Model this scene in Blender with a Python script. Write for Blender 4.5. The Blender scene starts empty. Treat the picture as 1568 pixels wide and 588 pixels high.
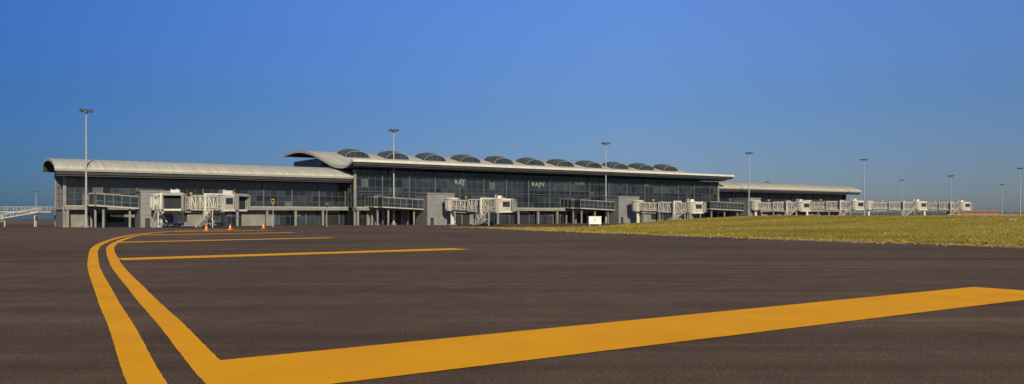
import bpy, math, random
from mathutils import Vector, Matrix
random.seed(7)
scene=bpy.context.scene
col=scene.collection
BASE=-1.65          # apron level
SUN_EL=math.radians(25); SUN_AZ=math.radians(160)   # azimuth clockwise from +Y (behind-right of camera)

# ------------------------------------------------------------ materials
def newmat(name):
    m=bpy.data.materials.new(name); m.use_nodes=True
    nt=m.node_tree; b=nt.nodes['Principled BSDF']
    return m,nt,b
def L(nt,a,b): nt.links.new(a,b)
def simple(name,c,rough=.6,metal=0,var=.12,scale=1.5,spec=None,bump=0):
    m,nt,b=newmat(name)
    tc=nt.nodes.new('ShaderNodeTexCoord'); n=nt.nodes.new('ShaderNodeTexNoise')
    n.inputs['Scale'].default_value=scale; n.inputs['Detail'].default_value=6
    L(nt,tc.outputs['Object'],n.inputs['Vector'])
    r=nt.nodes.new('ShaderNodeValToRGB')
    r.color_ramp.elements[0].position=.3; r.color_ramp.elements[1].position=.7
    r.color_ramp.elements[0].color=(*[x*(1-var) for x in c],1)
    r.color_ramp.elements[1].color=(*[min(1,x*(1+var)) for x in c],1)
    L(nt,n.outputs['Fac'],r.inputs['Fac']); L(nt,r.outputs['Color'],b.inputs['Base Color'])
    b.inputs['Roughness'].default_value=rough; b.inputs['Metallic'].default_value=metal
    if spec is not None: b.inputs['Specular IOR Level'].default_value=spec
    return m
M={}
M['white']=simple('white_painted_steel',(.64,.62,.52),.45,var=.16,scale=.8)
M['cream']=simple('cream_panel',(.42,.40,.33),.5,var=.16,scale=.6)
M['fascia']=simple('roof_fascia',(.56,.55,.45),.5,var=.1,scale=.6)
M['panel']=simple('bridge_side_panel',(.24,.25,.23),.4,var=.2,scale=.9)
M['grey']=simple('grey_cladding',(.20,.205,.20),.55,var=.14,scale=.4)
M['lgrey']=simple('light_grey_concrete',(.21,.205,.18),.75,var=.2,scale=.5)
M['frame']=simple('aluminium_frame',(.10,.107,.11),.45,.1,var=.1)
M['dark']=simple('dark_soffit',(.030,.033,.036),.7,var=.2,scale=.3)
M['steel']=simple('galvanised_steel',(.40,.41,.40),.4,.3,var=.1)
M['black']=simple('black_rubber',(.02,.02,.02),.8)
M['orange']=simple('orange_plastic',(.80,.17,.02),.5)
M['yellowp']=simple('yellow_sign_paint',(.70,.42,.03),.5)
M['letter']=simple('white_cabinet_paint',(.75,.76,.74),.5)
M['sign']=simple('letter_face',(.36,.37,.36),.5)
M['interior']=simple('dark_interior',(.018,.020,.024),.8,var=.5,scale=.15)
M['brick']=simple('red_brick_wall',(.30,.17,.12),.9,var=.2,scale=.4)
def roofmat():
    m,nt,b=newmat('roof_sheet')
    tc=nt.nodes.new('ShaderNodeTexCoord')
    mp=nt.nodes.new('ShaderNodeMapping'); mp.inputs['Scale'].default_value=(.9,.05,.05)
    L(nt,tc.outputs['Object'],mp.inputs['Vector'])
    n=nt.nodes.new('ShaderNodeTexNoise'); n.inputs['Scale'].default_value=1.3; n.inputs['Detail'].default_value=5
    L(nt,mp.outputs['Vector'],n.inputs['Vector'])
    r=nt.nodes.new('ShaderNodeValToRGB'); r.color_ramp.elements[0].position=.3; r.color_ramp.elements[1].position=.7
    r.color_ramp.elements[0].color=(.42,.42,.345,1); r.color_ramp.elements[1].color=(.58,.565,.46,1)
    L(nt,n.outputs['Fac'],r.inputs['Fac']); L(nt,r.outputs['Color'],b.inputs['Base Color'])
    b.inputs['Roughness'].default_value=.6; b.inputs['Specular IOR Level'].default_value=.2
    return m
M['roof']=roofmat()
for i,(c,ro) in enumerate([((.017,.025,.033),.12),((.026,.037,.046),.16),((.042,.054,.062),.22),((.085,.095,.098),.3),((.010,.015,.020),.10)]):
    m=simple('facade_glass_%d'%i,c,ro,var=.45,scale=.35,spec=.5); M['g%d'%i]=m
M['sky_glass']=simple('skylight_glass',(.05,.06,.062),.35,var=.4,scale=.5,spec=.3)

def asphalt():
    m,nt,b=newmat('asphalt_ground')
    tc=nt.nodes.new('ShaderNodeTexCoord'); N=nt.nodes
    def noise(s,d=4,ro=.6,src=None):
        n=N.new('ShaderNodeTexNoise'); n.inputs['Scale'].default_value=s; n.inputs['Detail'].default_value=d; n.inputs['Roughness'].default_value=ro
        L(nt,src or tc.outputs['Object'],n.inputs['Vector']); return n
    def ramp(src,p0,c0,p1,c1):
        r=N.new('ShaderNodeValToRGB'); r.color_ramp.elements[0].position=p0; r.color_ramp.elements[1].position=p1
        r.color_ramp.elements[0].color=(*c0,1); r.color_ramp.elements[1].color=(*c1,1); L(nt,src,r.inputs['Fac']); return r
    def mul(a,bb,f=1,t='MULTIPLY'):
        x=N.new('ShaderNodeMix'); x.data_type='RGBA'; x.blend_type=t; 
        if isinstance(f,(int,float)): x.inputs['Factor'].default_value=f
        else: L(nt,f,x.inputs['Factor'])
        L(nt,a,x.inputs['A']); L(nt,bb,x.inputs['B']); return x.outputs['Result']
    big=noise(.05,7,.62); base=ramp(big.outputs['Fac'],.36,(.120,.084,.055),.66,(.172,.125,.083))
    c=base.outputs['Color']
    for ang,sc,lo,hi in((-35,(.03,.8,1),.80,1.14),(-58,(.02,1.6,1),.84,1.12),(-8,(.04,.5,1),.86,1.12)):
        mp=N.new('ShaderNodeMapping'); mp.inputs['Rotation'].default_value=(0,0,math.radians(ang)); mp.inputs['Scale'].default_value=sc
        L(nt,tc.outputs['Object'],mp.inputs['Vector'])
        st=noise(1.0,6,.65,mp.outputs['Vector']); s2=ramp(st.outputs['Fac'],.36,(lo,lo,lo),.66,(hi,hi,hi*.99))
        c=mul(c,s2.outputs['Color'])
    mid=noise(1.1,6,.7); mr=ramp(mid.outputs['Fac'],.3,(.82,.82,.83),.7,(1.16,1.15,1.14)); c=mul(c,mr.outputs['Color'])
    fine=noise(30,5,.85); fr=ramp(fine.outputs['Fac'],.38,(.45,.45,.47),.64,(1.55,1.52,1.48)); c=mul(c,fr.outputs['Color'])
    v=N.new('ShaderNodeTexVoronoi'); v.inputs['Scale'].default_value=20; L(nt,tc.outputs['Object'],v.inputs['Vector'])
    vr=ramp(v.outputs['Distance'],.12,(2.1,2.0,1.9),.24,(1,1,1)); c=mul(c,vr.outputs['Color'],.8)
    sx=N.new('ShaderNodeSeparateXYZ'); L(nt,tc.outputs['Object'],sx.inputs['Vector'])
    mr2=N.new('ShaderNodeMapRange'); mr2.inputs['From Min'].default_value=450; mr2.inputs['From Max'].default_value=520
    L(nt,sx.outputs['Y'],mr2.inputs['Value'])
    ln=noise(.01,5); land=ramp(ln.outputs['Fac'],.35,(.12,.11,.07),.65,(.17,.14,.10))
    c=mul(c,land.outputs['Color'],mr2.outputs['Result'],'MIX')
    L(nt,c,b.inputs['Base Color']); b.inputs['Roughness'].default_value=.92; b.inputs['Specular IOR Level'].default_value=.10
    bp=N.new('ShaderNodeBump'); bp.inputs['Strength'].default_value=.5; bp.inputs['Distance'].default_value=.010
    L(nt,fine.outputs['Fac'],bp.inputs['Height']); L(nt,bp.outputs['Normal'],b.inputs['Normal'])
    return m
M['asphalt']=asphalt()
def paint():
    m,nt,b=newmat('yellow_marking_paint'); N=nt.nodes
    tc=N.new('ShaderNodeTexCoord')
    n=N.new('ShaderNodeTexNoise'); n.inputs['Scale'].default_value=34; n.inputs['Detail'].default_value=4
    n2=N.new('ShaderNodeTexNoise'); n2.inputs['Scale'].default_value=.8; n2.inputs['Detail'].default_value=6
    L(nt,tc.outputs['Object'],n.inputs['Vector']); L(nt,tc.outputs['Object'],n2.inputs['Vector'])
    r=N.new('ShaderNodeValToRGB'); r.color_ramp.elements[0].position=.3; r.color_ramp.elements[1].position=.65
    r.color_ramp.elements[0].color=(.89,.39,.006,1); r.color_ramp.elements[1].color=(.99,.455,.008,1)
    L(nt,n2.outputs['Fac'],r.inputs['Fac'])
    r2=N.new('ShaderNodeValToRGB'); r2.color_ramp.elements[0].position=.25; r2.color_ramp.elements[1].position=.40
    r2.color_ramp.elements[0].color=(.78,.78,.78,1); r2.color_ramp.elements[1].color=(1,1,1,1)
    L(nt,n.outputs['Fac'],r2.inputs['Fac'])
    x=N.new('ShaderNodeMix'); x.data_type='RGBA'; x.blend_type='MULTIPLY'; x.inputs['Factor'].default_value=1
    L(nt,r.outputs['Color'],x.inputs['A']); L(nt,r2.outputs['Color'],x.inputs['B']); L(nt,x.outputs['Result'],b.inputs['Base Color'])
    b.inputs['Roughness'].default_value=.8; b.inputs['Specular IOR Level'].default_value=.12
    bp=N.new('ShaderNodeBump'); bp.inputs['Strength'].default_value=.15; bp.inputs['Distance'].default_value=.01
    L(nt,n.outputs['Fac'],bp.inputs['Height']); L(nt,bp.outputs['Normal'],b.inputs['Normal'])
    return m
M['paint']=paint()
def grassm(name,c0,c1,c2,s=.06):
    m,nt,b=newmat(name); N=nt.nodes; tc=N.new('ShaderNodeTexCoord')
    mp=N.new('ShaderNodeMapping'); mp.inputs['Scale'].default_value=(.6,1,.2); L(nt,tc.outputs['Object'],mp.inputs['Vector'])
    n=N.new('ShaderNodeTexNoise'); n.inputs['Scale'].default_value=s; n.inputs['Detail'].default_value=9; n.inputs['Roughness'].default_value=.68
    L(nt,mp.outputs['Vector'],n.inputs['Vector'])
    r=N.new('ShaderNodeValToRGB'); e=r.color_ramp.elements; e[0].position=.36; e[1].position=.64; e[0].color=(*c0,1); e[1].color=(*c2,1)
    k=e.new(.5); k.color=(*c1,1)
    L(nt,n.outputs['Fac'],r.inputs['Fac']); L(nt,r.outputs['Color'],b.inputs['Base Color']); b.inputs['Roughness'].default_value=.95
    b.inputs['Specular IOR Level'].default_value=.1
    return m
M['grass']=grassm('dry_green_grass',(.22,.185,.024),(.34,.265,.034),(.47,.34,.065))
M['blade']=grassm('grass_blades',(.23,.20,.022),(.36,.285,.034),(.49,.36,.07),.12)
M['soil']=grassm('red_soil',(.28,.18,.12),(.38,.25,.17),(.45,.32,.22),.8)
M['leaf']=grassm('distant_foliage',(.06,.08,.06),(.09,.10,.08),(.11,.12,.09),.2)

# ------------------------------------------------------------ mesh builder
class MB:
    def __init__(s): s.v=[];s.f=[];s.m=[];s.mats=[]
    def mi(s,k):
        if k not in s.mats: s.mats.append(k)
        return s.mats.index(k)
    def face(s,pts,k):
        i=len(s.v); s.v+= [tuple(p) for p in pts]; s.f.append(tuple(range(i,i+len(pts)))); s.m.append(s.mi(k))
    def hexa(s,p,k):   # 8 pts: bottom 4 ccw, top 4
        i=len(s.v); s.v+=[tuple(q) for q in p]
        for f in ((3,2,1,0),(4,5,6,7),(0,1,5,4),(1,2,6,5),(2,3,7,6),(3,0,4,7)):
            s.f.append(tuple(i+a for a in f)); s.m.append(s.mi(k))
    def box(s,x0,x1,y0,y1,z0,z1,k):
        s.hexa([(x0,y0,z0),(x1,y0,z0),(x1,y1,z0),(x0,y1,z0),(x0,y0,z1),(x1,y0,z1),(x1,y1,z1),(x0,y1,z1)],k)
    def beam(s,a,b,w,h,k):
        a=Vector(a);b=Vector(b);d=(b-a).normalized()
        up=Vector((0,0,1)) if abs(d.z)<.97 else Vector((0,1,0))
        r=d.cross(up).normalized()*w/2; u=r.cross(d).normalized()*h/2
        s.hexa([a-r-u,a+r-u,b+r-u,b-r-u,a-r+u,a+r+u,b+r+u,b-r+u],k)
    def cyl(s,a,b,r0,r1,k,n=12):
        a=Vector(a);b=Vector(b);d=(b-a).normalized()
        up=Vector((0,0,1)) if abs(d.z)<.97 else Vector((1,0,0))
        r=d.cross(up).normalized();u=r.cross(d).normalized()
        i=len(s.v)
        for c,R in((a,r0),(b,r1)):
            for j in range(n):
                t=2*math.pi*j/n; s.v.append(tuple(c+(r*math.cos(t)+u*math.sin(t))*R))
        for j in range(n):
            s.f.append((i+j,i+(j+1)%n,i+n+(j+1)%n,i+n+j)); s.m.append(s.mi(k))
        s.f.append(tuple(i+j for j in range(n))[::-1]); s.m.append(s.mi(k))
        s.f.append(tuple(i+n+j for j in range(n))); s.m.append(s.mi(k))
    def obj(s,name,parent=None,smooth=False):
        me=bpy.data.meshes.new(name); me.from_pydata(s.v,[],s.f)
        for k in s.mats: me.materials.append(M[k])
        me.polygons.foreach_set('material_index',s.m)
        if smooth: me.polygons.foreach_set('use_smooth',[True]*len(s.f))
        me.update(); o=bpy.data.objects.new(name,me); col.objects.link(o)
        if parent: o.parent=parent
        return o
def empty(name,loc=(0,0,0),rz=0):
    e=bpy.data.objects.new(name,None); col.objects.link(e); e.location=loc; e.rotation_euler=(0,0,rz); e.empty_display_size=.5; return e
def sm(x): x=max(0,min(1,x)); return x*x*(3-2*x)

# ------------------------------------------------------------ terrain
def zb(X,Y):
    z=-1.65*sm((Y-85)/75)
    if Y>260 and X<0:
        r=-X/Y; z-=.017*(Y-260)*sm((r-.36)/.14)
    return z
ys=[-120,-60,-30,-10,0,10,20,30,40,50,60,70,80,85]+[85+3*i for i in range(1,40)]+[215,230,245,260,300,350,400,450,500,600,750,1000,1500,2500,4500,9000]
xs=sorted(set([-9000,-5000,-3000,-2000,-1400,-1000,-800,-600,-500,-400]+list(range(-350,351,10))+[400,500,600,800,1000,1400,2000,3000,5000,9000]))
g=MB(); n=len(xs)
g.v=[(x,y,zb(x,y)) for y in ys for x in xs]
for j in range(len(ys)-1):
    for i in range(n-1):
        g.f.append((j*n+i,j*n+i+1,(j+1)*n+i+1,(j+1)*n+i)); g.m.append(0)
g.mats=['asphalt']; g.obj('asphalt_ground',smooth=True)

# grass field
E=[(-7.4,97),(-3,87),(3.5,70.5),(10.1,57.7),(16.5,46),(22.6,35.5),(33,20),(48,-2),(80,-50)]
def along(P,step):
    out=[]
    for a,b in zip(P[:-1],P[1:]):
        a=Vector(a);b=Vector(b);k=max(1,int((b-a).length/step))
        for i in range(k): out.append(a.lerp(b,i/k))
    out.append(Vector(P[-1])); return out
EE=along(E,1.2)
G=Vector((.6,.8))
def zg(X,Y,e):
    w=sm((X+5)/50); k=sm((Y-130)/70)
    und=.025*math.sin(X*.21+1)*math.sin(Y*.17)*sm(e/15)
    return (1-w)*zb(X,Y)+w*(1.28*sm(e/58)*(1-k)-1.65*k)+.03+ und*(1-k)
es=[0,.4,1,2,3.5,5]+[7+2.5*i for i in range(80)]+[220,260,320,420,600,1000]
g=MB(); jit=[.35*math.sin(i*.9)+random.uniform(-.25,.25) for i in range(len(EE))]
for i,p in enumerate(EE):
    for e in es:
        q=p+G*(e+jit[i]*(1-min(1,e/4))); g.v.append((q.x,q.y,zg(q.x,q.y,e)))
m_=len(es)
for i in range(len(EE)-1):
    for j in range(m_-1):
        g.f.append((i*m_+j,(i+1)*m_+j,(i+1)*m_+j+1,i*m_+j+1)); g.m.append(0)
g.mats=['grass']
for _ in range(30000):
    i=random.random()**.8*(len(EE)-30); ii=int(i); p=EE[ii].lerp(EE[ii+1],i-ii)
    e=random.random()**1.8*75+.1
    q=p+G*e; z=zg(q.x,q.y,e)-.01
    hgt=random.uniform(.02,.06)*(2.2 if random.random()<.03 else 1)
    for b in range(3):
        a=random.uniform(0,math.pi); w=random.uniform(.03,.10); dx=math.cos(a)*w;dy=math.sin(a)*w
        ox=random.uniform(-.2,.2);oy=random.uniform(-.2,.2)
        g.face([(q.x+ox-dx,q.y+oy-dy,z),(q.x+ox+dx,q.y+oy+dy,z),(q.x+ox+random.uniform(-.08,.08),q.y+oy+random.uniform(-.08,.08),z+hgt)],'blade')
g.obj('grass_field',smooth=False)
g=MB(); 
for i,p in enumerate(EE):
    a=p-G*(.55+.25*math.sin(i*.7)+random.uniform(-.2,.2)); b=p+G*(1.1+random.uniform(-.3,.6))
    g.v+=[(a.x,a.y,zb(a.x,a.y)+.012),(b.x,b.y,zg(b.x,b.y,1)+.02)]
for i in range(len(EE)-1): g.f.append((2*i,2*i+2,2*i+3,2*i+1)); g.m.append(0)
g.mats=['soil']; 
for _ in range(900):
    p=random.choice(EE); q=p+Vector((random.uniform(-1.2,1.5),random.uniform(-1,1.2))); r=random.uniform(.02,.07)
    z=max(zb(q.x,q.y),zg(q.x,q.y,0) if (q-p).dot(G)>0 else -9)
    g.cyl((q.x,q.y,z-.01),(q.x+.01,q.y,z+r),r,r*.5,'soil',5)
g.obj('soil_verge')

# ------------------------------------------------------------ markings
def catmull(P,k=14):
    P=[Vector(p) for p in P]; Q=[2*P[0]-P[1]]+P+[2*P[-1]-P[-2]]; out=[]
    for i in range(1,len(Q)-2):
        for j in range(k):
            t=j/k;a,b,c,d=Q[i-1:i+3]
            out.append(.5*((2*b)+(-a+c)*t+(2*a-5*b+4*c-d)*t*t+(-a+3*b-3*c+d)*t**3))
    out.append(P[-1]); return out
OUT=[(-.6,3.0),(-1.95,5.0),(-3.225,7.1),(-5.2,10.7),(-7.65,15.1),(-13.35,25.6),(-20.2,39.3),(-26.2,54.3),(-29.0,64),(-30.0,74),(-28.6,83)]
c=catmull(OUT,40)
def ribbon(c,off,w,name,z=.006):
    g=MB()
    for i,p in enumerate(c):
        t=(c[min(i+1,len(c)-1)]-c[max(i-1,0)]).normalized(); nn=Vector((t.y,-t.x))
        a=p+nn*(off-w/2+random.uniform(-.004,.004)); b=p+nn*(off+w/2+random.uniform(-.004,.004))
        g.v+=[(a.x,a.y,z),(b.x,b.y,z)]
    for i in range(len(c)-1): g.f.append((2*i,2*i+1,2*i+3,2*i+2)); g.m.append(0)
    g.mats=['paint']; return g.obj(name)
marks=empty('taxiway_markings')
ribbon(c,0,.31,'outer_edge_line').parent=marks
ribbon(c,.60,.31,'inner_edge_line').parent=marks
def bar(pts,name,z):
    A,B,C,D=[Vector(p) for p in pts]; g=MB(); k=max(8,int((B-A).length/.12))
    for i in range(k+1):
        a=A.lerp(B,i/k);d=D.lerp(C,i/k)
        g.v+=[(a.x,a.y+random.uniform(-.006,.006),z),(d.x,d.y+random.uniform(-.006,.006),z)]
    for i in range(k): g.f.append((2*i,2*i+1,2*i+3,2*i+2)); g.m.append(0)
    g.mats=['paint']; g.obj(name,marks)
bar([(-2.97,8.2),(9.46,16.47),(10.5,15.02),(-2.35,6.55)],'shoulder_bar_1',.011)
def bar2(a,b,w,name):
    a=Vector(a);b=Vector(b);d=(b-a).normalized();n2=Vector((-d.y,d.x))*w/2
    bar([a+n2,b+n2,b-n2,a-n2],name,.011)
bar2((-13.0,26.6),(-2.2,34.6),1.5,'shoulder_bar_2')
bar2((-20.9,42.6),(-11.5,51.0),1.4,'shoulder_bar_3')
bar2((-26.4,57.6),(-17.8,65.6),1.4,'shoulder_bar_4')
bar2((-28.8,68.3),(-22.5,75.0),1.4,'shoulder_bar_5')

# ------------------------------------------------------------ terminal building
RZ=math.atan2(.572,.820)
T=empty('terminal_building',(-107.7,193.6,BASE),RZ)
def cr(P,k=6):
    return [tuple(p) for p in catmull(P,k)]
def roof(name,prof,s0,s1,th,seam):
    g=MB(); P=cr(prof,5); n=len(P)
    nor=[]
    for i in range(n):
        a=Vector(P[max(0,i-1)]);b=Vector(P[min(n-1,i+1)]);d=(b-a).normalized(); nor.append(Vector((-d.y,d.x)))
    low=[(P[i][0]-nor[i].x*th,P[i][1]-nor[i].y*th) for i in range(n)]
    for i in range(n-1):
        a,b=P[i],P[i+1];c2,d2=low[i],low[i+1]
        g.face([(s0,a[0],a[1]),(s1,a[0],a[1]),(s1,b[0],b[1]),(s0,b[0],b[1])],'roof')
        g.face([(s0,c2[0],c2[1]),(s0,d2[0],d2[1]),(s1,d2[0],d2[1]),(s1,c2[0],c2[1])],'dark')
        for s_ in(s0,s1):
            g.face([(s_,a[0],a[1]),(s_,b[0],b[1]),(s_,d2[0],d2[1]),(s_,c2[0],c2[1])],'fascia')
    for k in(0,n-1):
        g.face([(s0,P[k][0],P[k][1]),(s1,P[k][0],P[k][1]),(s1,low[k][0],low[k][1]),(s0,low[k][0],low[k][1])],'fascia')
    s=s0+.3
    while s<s1:
        for i in range(n-1):
            a=(s,P[i][0],P[i][1]+.02);b=(s,P[i+1][0],P[i+1][1]+.02); g.beam(a,b,.10,.14,'roof')
        s+=seam
    e=low[0]
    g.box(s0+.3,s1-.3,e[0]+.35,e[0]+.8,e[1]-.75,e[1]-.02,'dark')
    g.box(s0+.5,s1-.5,e[0]+.9,e[0]+1.1,e[1]-1.1,e[1]-.03,'frame')
    g.obj(name,T)
wing=[(-6.5,13.8),(-5.2,14.6),(-1,15.8),(6,16.8),(13,17.2),(19,17.1),(22,16.4),(23,14.4)]
roof('west_wing_roof',wing,-2.8,71.8,.6,2)
roof('east_wing_roof',wing,226.3,326,.6,2)
mainp=[(-12,18.5),(-9,17.5),(-5,17.0),(2,17.7),(10,19.8),(20,22.3),(32,23.7),(45,23.2)]
roof('main_hall_roof',mainp,69,229,.75,2.35)

def facade(g,s0,s1,t,z0,z1,bay,zr,axis='s',flip=False,palette=(0,1,2,4,0,4,1)):
    def P(s,tt,z): return (s,tt,z) if axis=='s' else (tt,s,z)
    nb=max(1,round((s1-s0)/bay)); w=(s1-s0)/nb; zz=[z0]+list(zr)+[z1]
    run=0;k='g0'
    for j in range(len(zz)-1):
        for i in range(nb):
            a=s0+i*w;b=a+w
            if run<=0: k='g%d'%random.choice(palette); run=random.choice((1,1,2,3,5)); 
            if random.random()<.03: k='g3'; run=1
            run-=1
            tilt=random.uniform(-.012,.012)
            g.face([P(a,t+tilt,zz[j]),P(b,t-tilt,zz[j]),P(b,t-tilt,zz[j+1]),P(a,t+tilt,zz[j+1])],k)
    for i in range(nb+1):
        a=s0+i*w; wd=.36 if i%4==0 else .08; dp=.30 if i%4==0 else .12
        m='frame'
        if axis=='s': g.box(a-wd/2,a+wd/2,t-dp,t+.05,z0,z1,m)
        else: g.box(t-dp,t+.05,a-wd/2,a+wd/2,z0,z1,m)
    for z in zz[1:-1]:
        if axis=='s': g.box(s0,s1,t-.1,t+.04,z-.04,z+.04,m)
        else: g.box(t-.1,t+.04,s0,s1,z-.04,z+.04,m)

g=MB()
facade(g,0,71.8,0,5.1,13.6,2.0,(6.7,8.3,9.9,11.8))
facade(g,0.2,19,0,5.1,13.3,2.0,(6.7,8.3,9.9,11.8),axis='t')
g.box(.3,71.8,.4,19,0.2,14.6,'interior')
facade(g,72,226,-6,5.1,16.0,2.2,(7.0,9.0,11.0,13.4))
facade(g,-6,6,72,5.1,15.6,2.0,(7,9,11,13.4),axis='t')
g.box(72.3,225.7,-5.6,44,.2,15.8,'interior')
for a,b,zt in((10,20,18),(20,44,20.8)):
    g.box(72.3,225.7,a,b,15.8,zt,'grey')
facade(g,226.3,322,0,5.1,13.6,2.0,(6.7,8.3,9.9,11.8))
g.box(226.3,321.7,.4,19,.2,14.6,'interior')
for s_ in(0,322):
    g.hexa([(s_-.1,.3,13.6),(s_+.1,.3,13.6),(s_+.1,19,13.6),(s_-.1,19,13.6),(s_-.1,4,15.6),(s_+.1,4,15.6),(s_+.1,17,15.8),(s_-.1,17,15.8)],'grey')
g.obj('glazing',T)
g=MB()
def lower(s0,s1,t,over):
    g.box(s0-.3,s1+.3,t-over,t+.6,4.25,5.05,'lgrey')
    g.box(s0-.3,s1+.3,t-over-.05,t-over+.1,5.05,5.25,'cream')
    s=s0
    while s<s1:
        g.box(s,s+.6,t-over+.3,t-over+.9,0,4.25,'lgrey')
        s+=8
    s=s0
    while s<s1-1:
        w=min(random.choice([3,4,6]),s1-s); r=random.random()
        if r<.26: g.box(s,s+w,t+.1,t+.38,0,4.25,'lgrey')
        elif r<.62:
            facade(g,s,s+w,t+.2,.1,4.2,1.5,(2.6,),palette=(0,1,4,2))
        elif r<.80:   # open service bay with roller door
            g.box(s,s+w,t+.3,t+.36,0,4.25,'interior'); g.box(s,s+.3,t+.1,t+.29,0,4.25,'grey'); g.box(s+.31,s+w,t+.1,t+.29,3.5,4.25,'grey')
        else:
            g.box(s,s+w,t+.12,t+.36,0,1.1,'grey'); g.box(s,s+w,t+.12,t+.36,3.3,4.25,'grey')
            for q in range(int(w)): g.box(s+q,s+q+.08,t+.05,t+.3,1.1,3.3,'frame')
        s+=w
lower(0,71.5,0,2.4); lower(72,226,-6,2.4); lower(226.5,322,0,2.4)
g.box(-.35,-.05,-.5,19,0,5.1,'lgrey'); g.box(-.6,-.36,-.5,19,4.3,5.0,'cream')
for s_,t_ in((-.2,-.4),(72,-6.5),(226,-6.5),(322,-.4),(-.2,18.6)):
    g.box(s_-.35,s_+.35,t_-.35,t_+.35,0,13.9 if t_>-3 else 15.9,'lgrey')
for z in(12.4,12.8,13.2): 
    g.box(0,71.6,-.62,-.42,z,z+.07,'frame'); g.box(226.6,322,-.62,-.42,z,z+.07,'frame')
for z in(14.4,14.8,15.2): g.box(72.5,225.6,-6.62,-6.42,z,z+.07,'frame')
g.box(73,225,-6.5,-6.39,9.6,9.75,'frame')
g.obj('walls_and_columns',T)
# skylights
g=MB()
def zroof(t):
    P=cr(mainp,5)
    for a,b in zip(P[:-1],P[1:]):
        if a[0]<=t<=b[0]: return a[1]+(b[1]-a[1])*(t-a[0])/(b[0]-a[0])
for k in range(11):
    s_=82+13.9*k; hw=4.2; rise=2.5; t0,t1=14,20.5; n=14
    def arc(t,lift=1.0):
        z=zroof(t)
        return [(s_+hw*math.cos(math.pi-math.pi*i/n),t,z-.35+rise*lift*math.sin(math.pi*i/n)**.85) for i in range(n+1)]
    ts=[t0,t0+1.6,t0+3.2,t0+4.9,t1]; lf=[.96,1,1,.93,.8]
    rows=[arc(t,l) for t,l in zip(ts,lf)]
    for r0,r1 in zip(rows[:-1],rows[1:]):
        for i in range(n): g.face([r0[i],r0[i+1],r1[i+1],r1[i]],'sky_glass')
    g.face(rows[0],'g1'); g.face(rows[-1],'g1')
    for r in rows:
        for i in range(n): g.beam(r[i],r[i+1],.10,.10,'grey')
    for i in range(0,n+1,2):
        for r0,r1 in zip(rows[:-1],rows[1:]): g.beam(r0[i],r1[i],.08,.08,'grey')
    a0=rows[0]
    for i in range(2,n-1,2): g.beam((a0[i][0],t0-.06,zroof(t0)-.1),(a0[i][0],t0-.06,a0[i][2]),.08,.08,'frame')
    for i in range(n): g.beam((a0[i][0],t0-.10,a0[i][2]),(a0[i+1][0],t0-.10,a0[i+1][2]),.2,.2,'grey')
g.obj('barrel_skylights',T)
for nm,txt,s_ in(('latin_letters','RAJ',105),('second_letters','RAJIV',134.5)):
    cu=bpy.data.curves.new(nm,'FONT'); cu.body=txt; cu.size=1.9; cu.extrude=.06; cu.materials.append(M['sign']); cu.space_character=1.2
    o=bpy.data.objects.new(nm,cu); col.objects.link(o); o.parent=T; o.location=(s_,-6.75,12.4); o.rotation_euler=(math.radians(90),0,0)

# ------------------------------------------------------------ gate nodes + walkways + bridges
def gate_node(s,t,w,h,back,wl):
    g=MB(); d=7
    g.box(s-w/2,s+w/2,t-d/2,t+d/2,0,h,'grey')
    g.box(s-w/2-.15,s+w/2+.15,t-d/2-.15,t+d/2+.15,h+.003,h+.35,'lgrey')
    for q in range(1,int(w/1.5)): g.box(s-w/2+q*1.5-.02,s-w/2+q*1.5+.02,t-d/2-.03,t-d/2-.002,.3,h-.1,'lgrey')
    for z in(2.9,5.6): g.box(s-w/2,s+w/2,t-d/2-.04,t-d/2-.003,z,z+.05,'frame')
    g.box(s-w/2+1,s-w/2+2.1,t-d/2-.08,t-d/2-.004,0,2.2,'dark')
    g.box(s-w/2-.05,s-w/2-.003,t-1.5,t+1.5,5,7.6,'g1')
    x1=s-w/2-.05; x0=x1-wl
    def tube(p0,p1,wd,z0,z1):
        p0=Vector(p0);p1=Vector(p1);dd=(p1-p0).normalized();nn=Vector((-dd.y,dd.x,0))*wd/2; L_=(p1-p0).length
        up=Vector((0,0,1))
        for za,zb_,k in((0,.3,'cream'),(2.8,3.1,'lgrey')):
            A=p0+up*(z0+za);B=p1+up*(z1+za);hh=zb_-za
            g.hexa([A-nn,B-nn,B+nn,A+nn,A-nn+up*hh,B-nn+up*hh,B+nn+up*hh,A+nn+up*hh],k)
        n9=nn*.96
        A=p0+up*(z0+.3);B=p1+up*(z1+.3)
        g.hexa([A-n9,B-n9,B+n9,A+n9,A-n9+up*2.5,B-n9+up*2.5,B+n9+up*2.5,A+n9+up*2.5],'g1')
        k=max(2,int(L_/1.8))
        for i in range(k+1):
            q=p0.lerp(p1,i/k); zz=z0+(z1-z0)*i/k
            for sg in(-1,1):
                g.beam(q+nn*sg+up*(zz+.3),q+nn*sg+up*(zz+2.8),.10,.10,'lgrey')
            if i<k:
                q2=p0.lerp(p1,(i+1)/k); z2=z0+(z1-z0)*(i+1)/k
                for sg in(-1,1): g.beam(q+nn*sg+up*(zz+1.3),q2+nn*sg+up*(z2+1.3),.07,.07,'lgrey')
        k=max(1,int(L_/7))
        for i in range(k+1):
            q=p0.lerp(p1,(i+.3)/(k+.6)); zz=z0+(z1-z0)*i/k
            g.beam(q,q+up*zz,.45,.45,'lgrey')
    if wl: tube((x0,t+.2,0),(x1,t,0),3.2,5.0,4.4)
    tube((x0+.5 if wl else s,t+1.9,0),(x0+.5 if wl else s,back-.1,0),3.2,5.05,5.3)
    o=g.obj('gate_block'); return o

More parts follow.
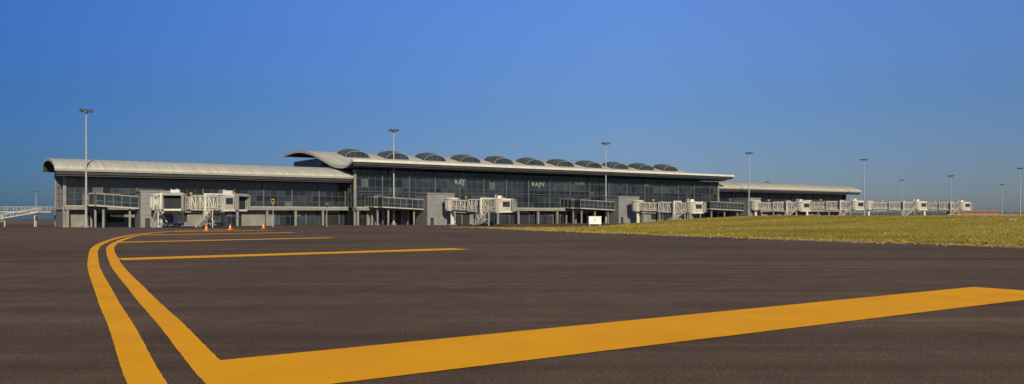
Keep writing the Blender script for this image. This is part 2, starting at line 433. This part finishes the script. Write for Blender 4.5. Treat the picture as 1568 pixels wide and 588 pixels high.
def jet_bridge(P0,P1,z0,z1,node=None,cab_yaw=.5,stairs=True):
    root=empty('jet_bridge',(P0[0],P0[1],BASE),math.atan2(P1[1]-P0[1],P1[0]-P0[0]))
    Ln=math.hypot(P1[0]-P0[0],P1[1]-P0[1])
    if node:
        o=gate_node(*node)
        o.parent=root; o.matrix_parent_inverse=(Matrix.Translation(root.location)@Matrix.Rotation(root.rotation_euler.z,4,'Z')).inverted()@(Matrix.Translation(T.location)@Matrix.Rotation(RZ,4,'Z'))
    g=MB()
    g.cyl((0,0,0),(0,0,z0-.5),.55,.55,'white',14)
    g.cyl((0,0,0),(0,0,.3),1.3,1.3,'lgrey',14)
    g.cyl((0,0,z0-.5),(0,0,z0),1.9,2.1,'white',20)
    g.cyl((0,0,z0),(0,0,z0+2.9),2.0,2.0,'cream',20)
    g.cyl((0,0,z0+2.9),(0,0,z0+3.3),2.25,1.6,'white',20)
    for i in range(20):
        a=i*math.pi/10; g.beam((2.03*math.cos(a),2.03*math.sin(a),z0+.1),(2.03*math.cos(a),2.03*math.sin(a),z0+2.8),.1,.1,'white')
    def tunnel(x0,x1,hw,lo,hi):
        def zf(x): return z0+(z1-z0)*x/Ln
        def P(x,y,dz): return (x,y,zf(x)+dz)
        g.hexa([P(x0,-hw,lo),P(x1,-hw,lo),P(x1,hw,lo),P(x0,hw,lo),P(x0,-hw,hi),P(x1,-hw,hi),P(x1,hw,hi),P(x0,hw,hi)],'cream')
        for sg in(-1,1):
            y=sg*(hw+.015)
            k=int((x1-x0)/1.6)
            for i in range(k):
                a=x0+(x1-x0)*(i+.10)/k; b=x0+(x1-x0)*(i+.9)/k
                g.face([P(a,y,lo+.85),P(b,y,lo+.85),P(b,y,hi-.55),P(a,y,hi-.55)],'panel')
            y=sg*(hw+.10)
            for dz in(lo+.08,hi-.08,lo+.62): g.beam(P(x0,y,dz),P(x1,y,dz),.18,.30 if dz!=lo+.62 else .14,'white')
            for i in range(k+1):
                a=x0+(x1-x0)*i/k; g.beam(P(a,y,lo),P(a,y,hi),.15,.15,'white')
                if i<k:
                    b=x0+(x1-x0)*(i+1)/k
                    if i%2: g.beam(P(a,y,lo),P(b,y,hi),.13,.13,'white')
                    else: g.beam(P(a,y,hi),P(b,y,lo),.13,.13,'white')
        for i in range(int((x1-x0)/2)): g.beam(P(x0+1+2*i,-hw,hi+.05),P(x0+1+2*i,hw,hi+.05),.12,.12,'white')
    m1=Ln*.52
    tunnel(1.7,m1+.4,1.35,0,2.6)
    tunnel(m1-1.5,Ln-1.2,1.72,-.3,2.95)
    zf=lambda x:z0+(z1-z0)*x/Ln
    for y in(-1.1,1.1):
        g.beam((2,y,zf(2)-.8),(m1+4,y,zf(m1+4)-.9),.14,.16,'white')
        for i in range(int(m1)): g.beam((2+i,y,zf(2+i)-.8),(2.5+i,y,zf(2.5+i)-.02),.09,.09,'white')
    x=Ln*.74
    for y in(-2.25,2.25):
        g.beam((x,y,.9),(x,y,zf(x)+3.4),.42,.5,'white')
        g.beam((x,y,.6),(x,y,zf(x)*.55+1),.6,.66,'cream')
    g.beam((x,-2.5,zf(x)-.75),(x,2.5,zf(x)-.75),.6,.5,'white')
    g.beam((x,-2.5,zf(x)+3.35),(x,2.5,zf(x)+3.35),.3,.3,'white')
    g.beam((x,-2.6,.95),(x,2.6,.95),.8,.6,'grey')
    for y in(-1.6,-.8,.8,1.6): g.cyl((x-.0,y-.18,.6),(x,y+.18,.6),.6,.6,'black',16)
    for y in (-2.2,2.2): g.beam((x,y,zf(x)-.7),(x+2.6,y*.7,1.4),.14,.14,'white')
    c_,s_=math.cos(cab_yaw),math.sin(cab_yaw); cx=Ln; zc=z1
    def R(a,b,z): return (cx+a*c_-b*s_, a*s_+b*c_, zc+z)
    def cb(a0,a1,b0,b1,za,zb_,k): g.hexa([R(a0,b0,za),R(a1,b0,za),R(a1,b1,za),R(a0,b1,za),R(a0,b0,zb_),R(a1,b0,zb_),R(a1,b1,zb_),R(a0,b1,zb_)],k)
    g.cyl((cx,0,zc-.5),(cx,0,zc+3.1),2.15,2.15,'cream',20)
    g.cyl((cx,0,zc+3.1),(cx,0,zc+3.4),2.3,1.7,'white',20)
    cb(.5,3.4,-2.1,2.1,-.4,.0,'white'); cb(.5,3.3,-2.0,2.0,2.9,3.3,'white')
    cb(.5,3.2,-2.0,-1.85,0,2.9,'cream'); cb(.5,3.2,1.85,2.0,0,2.9,'cream')
    cb(1.0,2.9,-2.03,-2.005,1.1,2.5,'g1'); cb(1.0,2.9,2.005,2.03,1.1,2.5,'g1')
    cb(3.0,3.1,-1.8,1.8,.05,2.85,'interior')
    for i in range(5):
        a=3.35+i*.22; w=2.15-.03*i
        cb(a,a+.12,-w,-w+.25,-.1,3.2-.1*i,'cream' if i%2 else 'grey'); cb(a,a+.12,w-.25,w,-.1,3.2-.1*i,'cream' if i%2 else 'grey')
        cb(a,a+.12,-w,w,3.2-.1*i,3.45-.1*i,'cream' if i%2 else 'grey')
    cb(-.6,.5,-1.0,.8,3.4,4.15,'white'); cb(-1.4,-1.0,-.2,.2,3.4,4.4,'steel')
    g.cyl(R(.9,.9,3.3),R(.9,.9,3.75),.2,.16,'orange',8)
    g.beam((Ln*.3,0,zf(Ln*.3)+2.6),(Ln*.3,0,zf(Ln*.3)+3.5),.12,.12,'steel')
    g.beam((Ln*.3-.4,0,zf(Ln*.3)+3.5),(Ln*.3+.4,0,zf(Ln*.3)+3.5),.14,.45,'yellowp')
    if stairs:
        sx=Ln-.8; y=-3.1
        top=Vector((sx,y,zc)); bot=Vector((sx-6.2,y,.15))
        g.beam(top+Vector((0,-.5,0)),bot+Vector((0,-.5,0)),.08,.28,'white'); g.beam(top+Vector((0,.5,0)),bot+Vector((0,.5,0)),.08,.28,'white')
        for i in range(20):
            q=top.lerp(bot,(i+.5)/20); g.box(q.x-.14,q.x+.14,y-.47,y+.47,q.z-.03,q.z+.03,'steel')
        for yy in(-.5,.5):
            g.beam(top+Vector((0,yy,1.05)),bot+Vector((0,yy,1.05)),.09,.09,'white')
            for i in range(7):
                q=top.lerp(bot,i/6); g.beam(q+Vector((0,yy,0)),q+Vector((0,yy,1.05)),.06,.06,'white')
        g.box(sx,sx+1.6,y-.5,-2.0,zc-.12,zc,'steel')
        for a,b in(((sx,y-.5),(sx+1.6,y-.5)),((sx+1.6,y-.5),(sx+1.6,-2.1))):
            g.beam((a[0],a[1],zc+1.05),(b[0],b[1],zc+1.05),.07,.07,'white'); g.beam((b[0],b[1],zc),(b[0],b[1],zc+1.05),.06,.06,'white')
        g.beam((sx+.2,y-.4,0),(sx+.2,y-.4,zc-.1),.14,.14,'white')
    g.obj('bridge_structure',root)
    return root
jet_bridge((-79.5,190),(-62.5,177),4.6,4.2,(17.4,-12.5,7,8.4,0,9),cab_yaw=.3)
jet_bridge((-82.0,187),(-73.0,174.5),4.6,4.3,cab_yaw=-.4)
jet_bridge((-17.2,231),(-3.2,216),4.6,4.0,(94,-14,9,8.9,-6,13),cab_yaw=.7)
jet_bridge((42.6,272),(58.0,259),4.6,3.8,(168,-14,9.5,8.9,-6,15),cab_yaw=.6)
jet_bridge((94.6,312),(108.5,302),5.2,4.6,(234.4,-14,7.5,9.2,0,19),cab_yaw=.4)
jet_bridge((121.5,331),(136.5,320),5.6,5.2,cab_yaw=.4)
jet_bridge((154.0,347),(170.0,337),5.6,5.2,cab_yaw=.4)
jet_bridge((194,378),(206.5,369),5.8,5.4,cab_yaw=.4)

# ------------------------------------------------------------ west fixed walkway with ramp (far left)
root=empty('boarding_ramp',(-131,203,BASE),math.radians(8))
g=MB()
g.box(-40,14,-1.5,1.5,3.6,3.9,'cream')
for x in range(-40,15,2):
    for y in(-1.5,1.5): g.beam((x,y,3.9),(x,y,5.0),.09,.09,'cream')
for y in(-1.5,1.5):
    g.beam((-40,y,5),(14,y,5),.1,.1,'cream'); g.beam((-40,y,4.45),(14,y,4.45),.07,.07,'cream')
for x in range(-38,14,8): g.beam((x,0,0),(x,0,3.6),.4,.4,'cream')
for y in(-4,-2.2):
    g.beam((-7,y,.2),(12,y,3.6),.14,.3,'cream'); g.beam((-7,y,1.3),(12,y,4.7),.1,.1,'cream')
    for i in range(13):
        x=-7+19*i/12; z=.2+3.4*i/12; g.beam((x,y,z),(x,y,z+1.1),.07,.07,'cream')
        if i<12: g.beam((x,y,z),(x+19/12,y,z+3.4/12+1.1),.07,.07,'cream')
g.hexa([(-7,-4,.15),(12,-4,3.55),(12,-2.2,3.55),(-7,-2.2,.15),(-7,-4,.22),(12,-4,3.62),(12,-2.2,3.62),(-7,-2.2,.22)],'steel')
g.beam((4,-3.1,0),(4,-3.1,2.1),.25,.25,'cream'); g.beam((11,-3.1,0),(11,-3.1,3.4),.25,.25,'cream')
g.obj('ramp_structure',root)

# ------------------------------------------------------------ high mast lights
def mast(X,Y,h=28,base=BASE,r=.30,yaw=0.4):
    root=empty('floodlight_mast',(X,Y,base),yaw); g=MB()
    g.cyl((0,0,0),(0,0,.5),.8,.8,'lgrey',12); g.cyl((0,0,.4),(0,0,h),r,r*.42,'steel',14)
    g.cyl((0,0,.4),(0,0,2.2),r*1.35,r*1.2,'steel',14)
    g.cyl((0,0,h-.5),(0,0,h-.3),.7,.7,'frame',16)
    for i in range(8):
        a=i*math.pi/4; c_,s_=math.cos(a),math.sin(a)
        g.beam((0,0,h-.4),(1.1*c_,1.1*s_,h-.4),.1,.1,'frame')
        p=Vector((1.15*c_,1.15*s_,h-.5)); q=Vector((1.5*c_,1.5*s_,h-.2))
        g.beam(p,q,.65,.3,'dark'); g.beam(p+Vector((.05*c_,.05*s_,-.18)),q+Vector((.05*c_,.05*s_,-.18)),.5,.05,'steel')
    g.cyl((0,0,h),(0,0,h+.9),.03,.02,'steel',6)
    g.obj('mast_structure',root)
mast(-101.0,190.5,28); mast(-34.6,235,28); mast(32.5,278,28); mast(95,322,28); mast(157.8,360,28)
mast(280,577,28,r=.4); mast(272,430,28,r=.3); mast(405,664,28,r=.4); mast(-362,611,28,base=-9,r=.4); mast(235,430,24,r=.25); mast(178,560,26,r=.3)

# ------------------------------------------------------------ small things
def cone(X,Y):
    g=MB(); g.box(-.2,.2,-.2,.2,0,.04,'orange'); g.cyl((0,0,.04),(0,0,.26),.15,.10,'orange',14); g.cyl((0,0,.26),(0,0,.34),.10,.08,'letter',14); g.cyl((0,0,.34),(0,0,.56),.08,.03,'orange',14)
    o=g.obj('traffic_cone'); o.location=(X,Y,zb(X,Y)+.002)
cone(-27.6,72.5); cone(-27.2,77.5); cone(-26.0,84)
g=MB()
g.box(-.85,.85,-.4,.4,.15,1.15,'letter'); g.box(-.9,.9,-.45,.45,1.153,1.22,'letter')
for x in(-.75,.65): g.box(x,x+.1,-.3,.3,-.2,.147,'steel')
g.box(-.01,.01,-.415,-.402,.2,1.1,'frame'); g.box(-.12,-.06,-.43,-.402,.6,.8,'frame')
o=g.obj('equipment_cabinet'); o.location=(11.3,110,.0); o.rotation_euler=(0,0,.1)
g=MB(); g.box(-.35,.35,-.05,.05,.12,.4,'lgrey'); g.box(-.3,-.25,-.03,.03,-.1,.12,'steel'); g.box(.25,.3,-.03,.03,-.1,.12,'steel')
o=g.obj('taxiway_marker_board'); o.location=(43.6,70,.72)
def post(X,Y,h,k):
    g=MB(); g.cyl((0,0,0),(0,0,h),.09,.07,'steel',8); g.box(-.35,.35,-.12,.12,h-.1,h+.9,k); g.box(-.25,.25,-.25,.25,0,.15,'lgrey'); g.box(-.3,.3,-.14,-.122,h+.05,h+.75,'black')
    o=g.obj('stand_number_sign'); o.location=(X,Y,BASE)
post(-59.2,199,6.0,'yellowp'); post(-47.5,206,5,'grey'); post(-8,243,5,'grey'); post(60,300,5,'grey')
def van(X,Y,rz,k):
    g=MB(); prof=[(-2.4,.45),(2.35,.45),(2.45,.95),(1.75,1.2),(1.1,1.95),(-2.3,2.0),(-2.4,1.1)]
    for sg in(-1,1): g.face([(x,sg*.9,z) for x,z in prof],k)
    for a,b in zip(prof,prof[1:]+prof[:1]): g.face([(a[0],-.9,a[1]),(b[0],-.9,b[1]),(b[0],.9,b[1]),(a[0],.9,a[1])],k)
    for sg in(-1,1):
        g.face([(-2.0,sg*.91,1.25),(1.3,sg*.91,1.25),(1.0,sg*.91,1.8),(-2.0,sg*.91,1.8)],'g0')
        for x in(-1.5,1.5): g.cyl((x,sg*.78,.34),(x,sg*.95,.34),.34,.34,'black',14)
    g.face([(1.72,-.8,1.25),(1.72,.8,1.25),(1.16,.75,1.87),(1.16,-.75,1.87)],'g0')
    o=g.obj('service_van'); o.location=(X,Y,BASE+.01); o.rotation_euler=(0,0,rz)
van(-20,246,.6,'letter'); van(78,316,.6,'letter')

g=MB()
for i in range(26):
    x=i*9; g.box(x,x+8.6,-.15,.15,0,3.0,'brick'); g.box(x+8.6,x+9,-.3,.3,0,3.4,'lgrey')
g.box(0,234,-.2,.2,3.003,3.2,'lgrey'); o=g.obj('boundary_wall'); o.location=(380,700,BASE); 
g=MB(); g.box(0,40,0,14,0,4.6,'brick')
g.hexa([(-1,-1,4.603),(41,-1,4.603),(41,15,4.603),(-1,15,4.603),(-1,6.9,6.6),(41,6.9,6.6),(41,7.1,6.6),(-1,7.1,6.6)],'brick')
for i in range(8): g.box(2+i*5,4+i*5,-.06,-.005,1.2,3.0,'dark')
o=g.obj('brick_shed'); o.location=(395,715,BASE)
g=MB()
for _ in range(9000):
    a=random.random(); r=-.1+.85*a; Y=random.uniform(1250,1450); X=r*Y
    hh=(4+2.0*math.sin(X*.011)+1.5*math.sin(X*.037+1)+1.3*math.sin(X*.11))
    z=BASE+random.random()**.7*max(2,hh); s_=random.uniform(1.0,2.6)
    t=Vector((random.uniform(-1,1),random.uniform(-.5,.5),random.uniform(-.6,.6)))*s_; u=Vector((random.uniform(-.6,.6),random.uniform(-.4,.4),random.uniform(.3,1)))*s_
    c0=Vector((X,Y,z)); g.face([c0-t,c0+u,c0+t,c0-u*.6],'leaf')
g.obj('distant_trees')

# ------------------------------------------------------------ sky, sun, camera
w=bpy.data.worlds.new('World'); scene.world=w; w.use_nodes=True; nt=w.node_tree
bg=nt.nodes['Background']; sky=nt.nodes.new('ShaderNodeTexSky'); sky.sky_type='NISHITA'; sky.sun_disc=False
sky.sun_elevation=SUN_EL; sky.sun_rotation=SUN_AZ; sky.air_density=1.0; sky.dust_density=.6; sky.ozone_density=3.0; sky.altitude=200
tc=nt.nodes.new('ShaderNodeTexCoord'); sx=nt.nodes.new('ShaderNodeSeparateXYZ'); L(nt,tc.outputs['Generated'],sx.inputs['Vector'])
r=nt.nodes.new('ShaderNodeValToRGB'); e=r.color_ramp.elements
e[0].position=0; e[0].color=(.165,.190,.275,1); e[1].position=.7; e[1].color=(.22,.27,.36,1)
k=e.new(.06); k.color=(.170,.205,.300,1)
k=e.new(.13); k.color=(.190,.245,.36,1)
k=e.new(.26); k.color=(.29,.37,.58,1)
L(nt,sx.outputs['Z'],r.inputs['Fac'])
mp=nt.nodes.new('ShaderNodeMapRange'); mp.inputs['From Min'].default_value=-.6; mp.inputs['From Max'].default_value=.6
L(nt,sx.outputs['X'],mp.inputs['Value'])
r2=nt.nodes.new('ShaderNodeValToRGB'); e=r2.color_ramp.elements
e[0].position=0; e[0].color=(.28,.50,.70,1); e[1].position=.62; e[1].color=(1,1,1,1)
L(nt,mp.outputs['Result'],r2.inputs['Fac'])
def mulw(a,b):
    mx=nt.nodes.new('ShaderNodeMix'); mx.data_type='RGBA'; mx.blend_type='MULTIPLY'; mx.inputs['Factor'].default_value=1
    L(nt,a,mx.inputs['A']); L(nt,b,mx.inputs['B']); return mx.outputs['Result']
sc=nt.nodes.new('ShaderNodeVectorMath'); sc.operation='SCALE'; sc.inputs['Scale'].default_value=1.75
L(nt,mulw(mulw(sky.outputs['Color'],r.outputs['Color']),r2.outputs['Color']),sc.inputs[0]); L(nt,sc.outputs[0],bg.inputs['Color'])
bg.inputs['Strength'].default_value=.12
sd=bpy.data.lights.new('sun','SUN'); sd.energy=4.4; sd.angle=math.radians(.53); sd.color=(1,.85,.62)
so=bpy.data.objects.new('sun',sd); col.objects.link(so)
dirv=Vector((math.sin(SUN_AZ)*math.cos(SUN_EL),math.cos(SUN_AZ)*math.cos(SUN_EL),math.sin(SUN_EL)))
so.rotation_euler=dirv.to_track_quat('Z','Y').to_euler(); so.location=(0,-20,50)
cd=bpy.data.cameras.new('camera'); cd.sensor_width=36; cd.lens=36*1230/1568; cd.shift_y=34/1568; cd.clip_end=20000; cd.clip_start=.1
co=bpy.data.objects.new('camera',cd); col.objects.link(co); co.location=(0,0,1.5); co.rotation_euler=(math.radians(90),0,0)
scene.camera=co
scene.view_settings.view_transform='Standard'; scene.view_settings.look='None'; scene.view_settings.exposure=0
